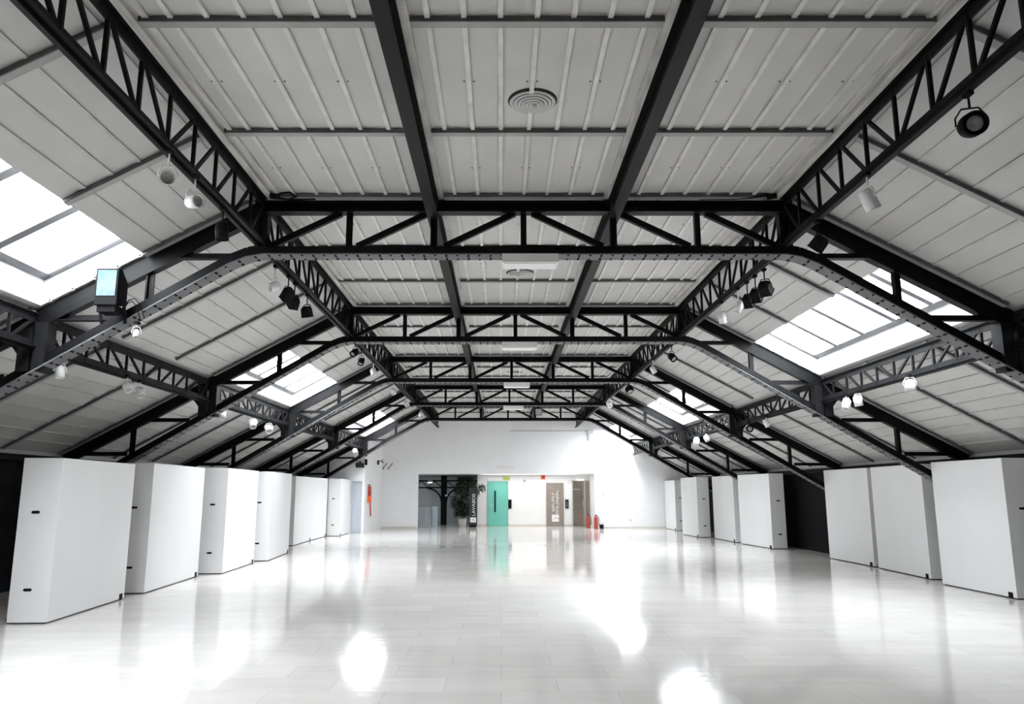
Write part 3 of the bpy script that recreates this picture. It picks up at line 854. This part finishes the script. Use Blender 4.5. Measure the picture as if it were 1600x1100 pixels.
# ------------------------------------------------------------------ grey door, hose, speaker at far left
d1 = struct(MB().box((-6.27, 32.66, 0.01), (-5.88, 32.70, 2.10)).build('door_1', M_DOORG))
MB().box((-6.30, 32.62, 0), (-6.26, 32.72, 2.14)).box((-5.89, 32.62, 0), (-5.86, 32.72, 2.14)).box((-6.30, 32.62, 2.10), (-5.86, 32.72, 2.14)).build('door_frame', M_DOORG, d1)
MB().tube([(-5.93, 32.66, 1.0), (-5.93, 32.60, 1.0), (-6.03, 32.60, 1.0)], 0.012, 8).build('door_handle', M_CHROME, d1)
hs = thing('fire_hose', 'red fire hose set hanging on the left side wall by the grey door', 'fire hose', (-5.735, 33.35, 0))
MB().tube([(0.075, 0, 1.52), (0.075, 0, 1.88), (0.075, 0, 1.93)], [0.075, 0.075, 0.04], 16).build('cylinder', M_RED, hs)
MB().tube([(0.075, 0, 1.93), (0.075, 0, 2.0)], 0.022, 8).box((0.0, -0.12, 1.97), (0.09, 0.09, 1.995)).build('valve', M_BLACK, hs)
MB().box((0.0, -0.09, 1.24), (0.15, 0.09, 1.52)).build('hose_box', M_ORANGE, hs, bevel=0.008)
MB().tube([(0.10, 0.02, 1.24), (0.12, 0.05, 0.95), (0.13, 0.07, 0.66)], 0.032, 10).build('hose', M_RED, hs)
sp = thing('loudspeaker', 'small black loudspeaker on the white wall above the grey door', 'speaker', (-5.97, 32.62, 2.79))
MB().box((-0.16, -0.20, -0.09), (0.16, -0.02, 0.09)).build('cabinet', M_BLACK, sp, bevel=0.008)
MB().box((-0.14, -0.206, -0.075), (0.14, -0.198, 0.075)).build('grille', M_GAPDARK, sp)
MB().box((-0.03, -0.03, -0.03), (0.03, 0.005, 0.16)).build('bracket', M_BLACK, sp)
for i, (x, lb_) in enumerate(((-5.50, 'left of two slanting black rods on the back wall above the hose'), (-5.24, 'right of two slanting black rods on the back wall above the hose'))):
    m = MB().tube([(x - 0.11, YB - 0.03, 2.78), (x + 0.10, YB - 0.12, 3.02)], 0.016, 8).box((x - 0.13, YB - 0.05, 2.75), (x - 0.08, YB, 2.81))
    tag(m.build('wall_rod', M_BLACK), lb_, 'rod', 'slanting rods on the back wall')
m = MB().box((-0.05, -0.06, -0.12), (0.05, 0, 0.12)).box((-0.03, -0.14, -0.02), (0.03, -0.05, 0.05))
m = m.build('wall_bracket', M_BLACK, None, (-5.72, 32.62, 2.93)); tag(m, 'small black bracket on the wall right of the loudspeaker', 'bracket')
m = MB().box((-0.04, -0.05, -0.10), (0.04, 0.03, 0.10)).tube([(0, -0.02, 0.03), (0.14, -0.03, 0.06), (0.26, -0.02, -0.02)], 0.02, 8).tube([(0.12, -0.03, 0.05), (0.22, -0.03, 0.14)], 0.018, 8)
m = m.build('wall_bracket', M_BLACK, None, (-5.58, 34.9, 3.0)); tag(m, 'forked black bracket on the left side wall near the rods', 'bracket')

# ------------------------------------------------------------------ recess behind the opening
YR = 39.24
rw = MB().box((-1.21, YR, 0), (OPR + 0.25, YR + 0.15, OPH + 0.1))
struct(rw.build('wall_recess', M_WHITE))
struct(MB().box((OPR + 0.08, YB + 0.2, 0), (OPR + 0.25, YR, OPH + 0.1)).build('wall_recess_right', M_WHITE))
cr = MB().box((-8.6, YB + 0.2, OPH), (OPR + 0.25, 37.72, OPH + 0.1)).box((-8.6, 38.68, OPH), (OPR + 0.25, YR, OPH + 0.1))
cr.box((-8.6, 37.72, OPH), (-1.0, 38.68, OPH + 0.1)).box((3.8, 37.72, OPH), (OPR + 0.25, 38.68, OPH + 0.1))
cr.box((-1.1, 37.62, OPH + 0.13), (3.9, 38.78, OPH + 0.2))      # lid of the coffer added to hide the fill panel from view
cr.box((-1.1, 37.62, OPH + 0.1), (3.9, 37.72, OPH + 0.13)).box((-1.1, 38.68, OPH + 0.1), (3.9, 38.78, OPH + 0.13))
struct(cr.build('ceiling_recess', M_WHITE))
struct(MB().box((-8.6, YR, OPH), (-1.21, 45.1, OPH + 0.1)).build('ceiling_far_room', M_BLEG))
struct(MB().box((-8.6, 45.0, 0), (-1.06, 45.15, OPH)).build('wall_far_room', M_GREYWALL))
struct(MB().box((-8.6, YB + 0.2, 0), (-8.45, 45.0, OPH)).build('wall_far_room_left', M_GREYWALL))
struct(MB().box((-1.21, YR + 0.15, 0), (-1.06, 45.0, OPH)).build('wall_far_room_right', M_GREYWALL))
struct(MB().box((-1.21, YR - 0.02, 0), (-0.70, YR, 0.08)).box((0.36, YR - 0.02, 0), (2.28, YR, 0.08)).box((3.14, YR - 0.02, 0), (3.57, YR, 0.08)).build('baseboard_recess', M_SKIRT))

def door(n, x0, x1, h, leaf, frame, y=YR):
    o = struct(MB().box((x0, y - 0.045, 0.01), (x1, y - 0.012, h)).build('door_%d' % n, leaf, bevel=0.003))
    MB().box((x0 - 0.035, y - 0.055, 0), (x0, y, h + 0.035)).box((x1, y - 0.055, 0), (x1 + 0.035, y, h + 0.035)).box((x0, y - 0.055, h), (x1, y, h + 0.035)).build('door_frame', frame, o)
    return o
d2 = door(2, -0.66, 0.31, 2.19, M_GREEN, M_GREENF)
MB().box((-0.355, YR - 0.056, 0.68), (-0.265, YR - 0.04, 1.75)).build('viewing_slot', M_DARKGREEN, d2)
MB().box((-0.60, YR - 0.06, 1.30), (-0.54, YR - 0.04, 1.46)).build('push_plate', M_GREENF, d2)
MB().tube([(-0.57, YR - 0.05, 1.02), (-0.57, YR - 0.11, 1.02), (-0.47, YR - 0.11, 1.02)], 0.013, 8).build('door_handle', M_CHROME, d2)
d3 = door(3, 2.31, 3.11, 2.10, M_TAUPE, M_TAUPE)
def marks(parent, x, z0, z1, n, w, y, seed, mt=M_SIGNW):     # column of letters turned on end, too small to read
    rnd = random.Random(seed); m = MB()
    step = (z1 - z0) / n
    for i in range(n):
        z = z0 + i * step
        h = step * 0.72; k = rnd.choice((0, 1, 2, 3))
        t = 0.16 * step
        m.box((x - w/2, y - 0.004, z), (x + w/2, y, z + t))
        if k in (0, 1): m.box((x - w/2, y - 0.004, z + h - t), (x + w/2, y, z + h))
        if k in (0, 2): m.box((x - w/2, y - 0.004, z), (x - w/2 + t, y, z + h))
        if k in (1, 3): m.box((x + w/2 - t, y - 0.004, z), (x + w/2, y, z + h))
        if k == 2: m.box((x - t/2, y - 0.004, z), (x + t/2, y, z + h))
    return m.build('lettering', mt, parent)
marks(d3, 2.62, 0.72, 1.68, 8, 0.12, YR - 0.046, 3)
marks(d3, 2.83, 0.60, 1.80, 10, 0.12, YR - 0.046, 5)
lg = MB().box((2.55, YR - 0.050, 0.22), (2.90, YR - 0.046, 0.56))
lg.build('logo', M_SIGNW, d3)
MB().bar((2.62, YR - 0.052, 0.46), (2.75, YR - 0.052, 0.42), 0.02, 0.012).bar((2.74, YR - 0.052, 0.42), (2.90, YR - 0.052, 0.37), 0.02, 0.03).bar((2.60, YR - 0.052, 0.31), (2.75, YR - 0.052, 0.38), 0.02, 0.012).build('logo_lines', M_TAUPE, d3)
d4 = struct(MB().box((3.60, YR - 0.03, 0.01), (4.46, YR - 0.012, 2.24)).build('door_4', M_TAUPE))
MB().box((3.64, YR - 0.075, 0.03), (4.20, YR - 0.065, 2.20)).build('glass_leaf', M_DGLASS, d4)
MB().box((3.575, YR - 0.09, 0), (3.615, YR, 2.27)).box((3.575, YR - 0.09, 2.23), (4.46, YR, 2.27)).box((4.20, YR - 0.085, 0), (4.24, YR, 2.23)).build('door_frame', M_VENT, d4)
MB().tube([(4.12, YR - 0.075, 0.95), (4.12, YR - 0.12, 0.95), (4.12, YR - 0.12, 1.25), (4.12, YR - 0.075, 1.25)], 0.014, 8).build('door_handle', M_CHROME, d4)
MB().box((3.62, YR - 0.08, 1.80), (3.95, YR - 0.074, 1.84)).build('glass_strip', M_VENT, d4)

def wallbox(name, label, cat, x0, x1, z0, z1, dep, m1, m2, parts=('housing', 'face'), y=YR, group=None):
    o = thing(name, label, cat, ((x0 + x1)/2, y, (z0 + z1)/2), 0, group)
    w, h = (x1 - x0)/2, (z1 - z0)/2
    MB().box((-w, -dep, -h), (w, 0, h)).build(parts[0], m1, o, bevel=0.004)
    MB().box((-w*0.82, -dep - 0.006, -h*0.86), (w*0.82, -dep + 0.002, h*0.86)).build(parts[1], m2, o)
    return o
wallbox('intercom_panel', 'dark upright wall panel at the right edge of the green door', 'panel', 0.355, 0.52, 0.86, 1.31, 0.05, M_DARKGREEN, M_BLACK)
lp = wallbox('lift_call_panel', 'black upright panel between the brown door and the glass door', 'panel', 3.23, 3.40, 0.86, 1.31, 0.05, M_BLACK, M_DARKGREEN)
for z in (0.10, 0.0, -0.10): MB().lathe((0, -0.058, z), (0, -1, 0), [(0.0, 0.004), (0.02, 0.003), (0.022, -0.002)], 12).build('button', M_VENT, lp)
ex = wallbox('exit_sign', 'yellow-green exit sign above the green door', 'sign', 0.08, 0.44, 2.27, 2.46, 0.03, M_YEL, M_YEL)
m = MB()
for i in range(6): m.box((-0.12 + i*0.042, -0.042, -0.022), (-0.12 + i*0.042 + 0.03, -0.036, 0.022))
m.build('lettering', M_GREENF, ex)
fs = wallbox('fire_sign', 'square red fire equipment sign hanging at the top of the recess', 'sign', 2.01, 2.24, 2.31, 2.53, 0.02, M_SIGNRED, M_SIGNRED)
MB().lathe((0.01, -0.03, 0), (0, -1, 0), [(0.03, 0), (0.03, 0.004), (0.055, 0.004), (0.055, 0)], 20).box((-0.035, -0.034, -0.07), (-0.015, -0.026, 0.07)).build('symbol', M_BLACK, fs)
sm = MB().lathe((1.19, YR, 2.25), (0, -1, 0), [(0.0, 0.05), (0.06, 0.045), (0.07, 0.0)], 20)
tag(sm.build('detector', M_VENT), 'small grey detector on the recess wall right of the green door', 'detector')
rl = thing('recess_lamp', 'bright white lamp above the glass door', 'lamp', (4.02, YR - 0.02, 2.33))
MB().box((-0.16, -0.14, -0.02), (0.16, -0.05, 0.05)).build('housing', M_LUMI, rl)
MB().box((-0.15, -0.13, -0.045), (0.15, -0.06, -0.02)).build('diffuser', M_LAMP, rl)

o = thing('fill_panel', 'long unseen fill panel added above the recess in front of the doors', 'ceiling light', (1.4, 38.2, OPH + 0.128))  # unseen glowing panel, added to brighten the recess
MB().box((-2.35, -0.45, -0.010), (2.35, 0.45, 0)).build('housing', M_LUMI, o)
MB().box((-2.3, -0.40, -0.013), (2.3, 0.40, -0.009)).build('diffuser', M_FILL_RECESS, o)
# fire extinguishers by the right end of the opening
def ext(label, x, y, h, r):
    o = thing('fire_extinguisher', label, 'fire extinguisher', (x, y, 0), 0, 'fire extinguishers by the opening')
    MB().lathe((0, 0, 0), (0, 0, 1), [(0.0, 0.0), (r*0.95, 0.0), (r, 0.03), (r, h*0.74), (r*0.8, h*0.83), (r*0.32, h*0.88), (r*0.3, h*0.92), (0, h*0.92)], 20).build('cylinder', M_RED, o)
    MB().box((-0.03, -0.03, h*0.90), (0.03, 0.03, h*0.97)).bar((0, 0, h*0.96), (0.0, -0.13, h), 0.02, 0.015).build('valve', M_BLACK, o)
    MB().tube([(0.02, 0, h*0.94), (r + 0.03, -0.01, h*0.82), (r + 0.045, -0.01, h*0.45), (r + 0.03, -0.02, h*0.22)], 0.014, 8).build('hose', M_BLACK, o)
    return o
ext('left red fire extinguisher on the floor at the right end of the opening', 4.14, 37.1, 0.66, 0.085)
ext('right red fire extinguisher on the floor at the right end of the opening', 4.40, 36.25, 0.66, 0.095)
bk = thing('floor_bucket', 'small dark bucket on the floor right of the fire extinguishers', 'bucket', (4.66, 36.30, 0))
MB().lathe((0, 0, 0), (0, 0, 1), [(0.0, 0.0), (0.08, 0.0), (0.105, 0.2), (0.095, 0.2), (0.075, 0.02), (0, 0.02)], 18).build('pail', M_BLACK, bk)
MB().tube([(-0.10, 0, 0.19), (-0.06, 0, 0.26), (0.06, 0, 0.26), (0.10, 0, 0.19)], 0.006, 6).build('handle', M_CHROME, bk)

# ------------------------------------------------------------------ dim room at the left of the opening
co = thing('steel_column', 'black steel column with curved brackets in the dim room', 'column', (-3.0, 40.6, 0))
MB().ibeam((0, 0, 0), (0, 0, OPH), 0.30, 0.26, 0.04, (0, 1, 0)).build('shaft', M_STEEL, co)
for sd in (-1, 1):
    pts = []
    R = 0.75
    for i in range(9):
        a = math.radians(90 * i / 8)
        pts.append((sd*(0.12 + R*(1 - math.cos(a))), 0, 1.12 + R*math.sin(a)))
    MB().tube(pts, 0.045, 8).build('curved_bracket', M_STEEL, co)
MB().tube([(0.10, -0.14, 1.50), (0.16, -0.2, 1.50)], 0.05, 10).build('small_lamp', M_SIGNW, co)
for x0, x1, lb_ in ((-8.4, -3.14, 'black lattice beam left of the column in the dim room'), (-2.86, -1.25, 'black lattice beam right of the column in the dim room')):
    o = thing('lattice_beam', lb_, 'girder', (x0, 40.6, 0), 0, 'lattice beams in the dim room')
    ln = x1 - x0
    MB().bar((0, 0, 2.26), (ln, 0, 2.26), 0.10, 0.07).build('top_chord', M_STEEL, o)
    MB().bar((0, 0, 1.91), (ln, 0, 1.91), 0.10, 0.07).build('bottom_chord', M_STEEL, o)
    n = int(ln / 0.35)
    for i in range(n):
        a, b = ln*i/n, ln*(i+1)/n
        MB().bar((a, 0, 1.92 if i % 2 else 2.25), (b, 0, 2.25 if i % 2 else 1.92), 0.04, 0.04, (0, 1, 0)).build('web_bar', M_STEEL, o)
wlp = thing('wall_lamp', 'white lamp on the lattice beam in the dim room', 'lamp', (-3.72, 40.45, 2.2))
MB().box((-0.12, -0.06, -0.03), (0.12, 0.05, 0.07)).build('housing', M_LUMI, wlp)
MB().box((-0.11, -0.055, -0.05), (0.11, 0.04, -0.03)).build('diffuser', M_LAMP, wlp)
tl = thing('fill_panel', 'wide fill panel added out of view in the dim room, far left', 'ceiling light', (-6.9, 41.8, OPH - 0.002))  # added outside the view to lift the dim room's walls
MB().box((-1.5, -0.5, -0.04), (1.5, 0.5, 0)).build('housing', M_LUMI, tl)
MB().box((-1.45, -0.46, -0.05), (1.45, 0.46, -0.035)).build('diffuser', M_FILL_DIM, tl)
ra = thing('railing', 'blue-grey metal railing beside the column in the dim room', 'railing', (-4.3, 37.9, 0))
MB().bar((-1.2, 0, 1.0), (0.85, 0, 1.0), 0.06, 0.05).build('top_rail', M_BATTEN, ra)
MB().bar((-1.2, 0, 0.08), (0.85, 0, 0.08), 0.04, 0.04).build('bottom_rail', M_RAIL, ra)
for i in range(17):
    x = -1.2 + 2.0 * i / 16
    MB().box((x - 0.035, -0.012, 0.06), (x + 0.035, 0.012, 0.98)).build('baluster', M_RAIL, ra)
MB().box((0.80, -0.03, 0), (0.87, 0.03, 1.03)).box((-1.2, -0.03, 0), (-1.13, 0.03, 1.03)).build('end_post', M_BATTEN, ra)
rpan = MB().box((-3.42, 38.4, 0.0), (-3.14, 38.6, 0.98))
rpan = rpan.build('counter_block', M_RAIL); tag(rpan, 'blue-grey block standing between the railing and the black column', 'block')
dp = MB().box((-0.2, -0.02, 0), (0.2, 0.02, 1.0))
sg = thing('banner_sign', 'narrow dark upright sign with white lettering beside the plant', 'sign', (-1.39, 38.15, 0))
MB().box((-0.19, -0.02, 0.10), (0.19, 0.02, 1.90)).build('board', M_SIGNK, sg)
MB().box((-0.17, -0.10, 0.0), (0.17, 0.10, 0.10)).build('foot', M_BLACK, sg)
fc = bpy.data.curves.new('lettering', 'FONT')
fc.body = 'LAVABOS'; fc.size = 0.24; fc.extrude = 0.002; fc.align_x = 'LEFT'
ft = bpy.data.objects.new('lettering_source', fc)
COL.objects.link(ft)
dg = bpy.context.evaluated_depsgraph_get()
me = bpy.data.meshes.new_from_object(ft.evaluated_get(dg))
bpy.data.objects.remove(ft)
me.materials.clear(); me.materials.append(M_SIGNW)
wdt = max(v.co.x for v in me.vertices) - min(v.co.x for v in me.vertices)
sc = 1.06 / wdt
for v in me.vertices: v.co = Vector((-v.co.y * 0.9 + 0.11, -0.024 - v.co.z, v.co.x * sc + 0.52))
lo = bpy.data.objects.new('lettering', me); COL.objects.link(lo); lo.parent = sg
MB().box((-0.14, -0.026, 0.22), (0.16, -0.02, 0.46)).build('logo', M_SIGNW, sg)
MB().bar((-0.06, -0.028, 0.38), (0.08, -0.028, 0.33), 0.02, 0.012).build('logo_lines', M_SIGNK, sg)

pl = thing('potted_plant', 'tall dark leafy plant in a pot at the edge of the dim room', 'plant', (-1.93, 38.78, 0))
MB().lathe((0, 0, 0), (0, 0, 1), [(0.0, 0.0), (0.17, 0.0), (0.22, 0.38), (0.20, 0.38), (0.19, 0.34), (0.0, 0.34)], 20).build('pot', M_SKIRT, pl)
st = MB(); lf = MB(); rnd = random.Random(11)
for i in range(10):
    a = rnd.uniform(0, 6.28); r = rnd.uniform(0.1, 0.42)
    top = (math.cos(a)*r + 0.12, math.sin(a)*r*0.6 - 0.1, rnd.uniform(1.4, 2.35))
    st.tube([(0, 0, 0.3), (top[0]*0.3, top[1]*0.3, top[2]*0.55), top], [0.016, 0.012, 0.006], 6)
def leaf(m, c, d, ln, w):
    d = Vector(d).normalized(); s = d.cross(Vector((0, 0, 1)))
    if s.length < .1: s = Vector((1, 0, 0))
    s.normalize(); c = Vector(c); dn = Vector((0, 0, -0.25*ln))
    m.quad([c, c + d*ln*0.4 + s*w, c + d*ln + dn, c + d*ln*0.4 - s*w])
for i in range(900):
    z = rnd.uniform(0.55, 2.45)
    sp_ = 0.2 + 0.34*math.sin(math.pi*min(1, (z - 0.4)/2.3))
    a = rnd.uniform(0, 6.28); r = sp_*math.sqrt(rnd.random())
    leaf(lf, (math.cos(a)*r + 0.16*(z > 1.5), math.sin(a)*r*0.6 - 0.1, z), (math.cos(a), math.sin(a), rnd.uniform(-0.6, 0.5)), rnd.uniform(0.16, 0.30), rnd.uniform(0.04, 0.075))
for i in range(70):                         # branch reaching right over the white wall
    x = rnd.uniform(0.72, 1.10)
    leaf(lf, (x, -0.35 + rnd.uniform(-.1, .1), 2.02 - (x - 0.7)*0.1 + rnd.uniform(-0.30, 0.10)), (rnd.uniform(-0.3, 1), rnd.uniform(-0.6, 0.3), rnd.uniform(-0.8, 0.5)), 0.17, 0.035)
st.tube([(0.1, -0.1, 1.7), (0.5, -0.3, 2.05), (1.05, -0.35, 1.95)], 0.008, 6)
st.build('stem', M_STEM, pl); lf.build('foliage', M_LEAF, pl)
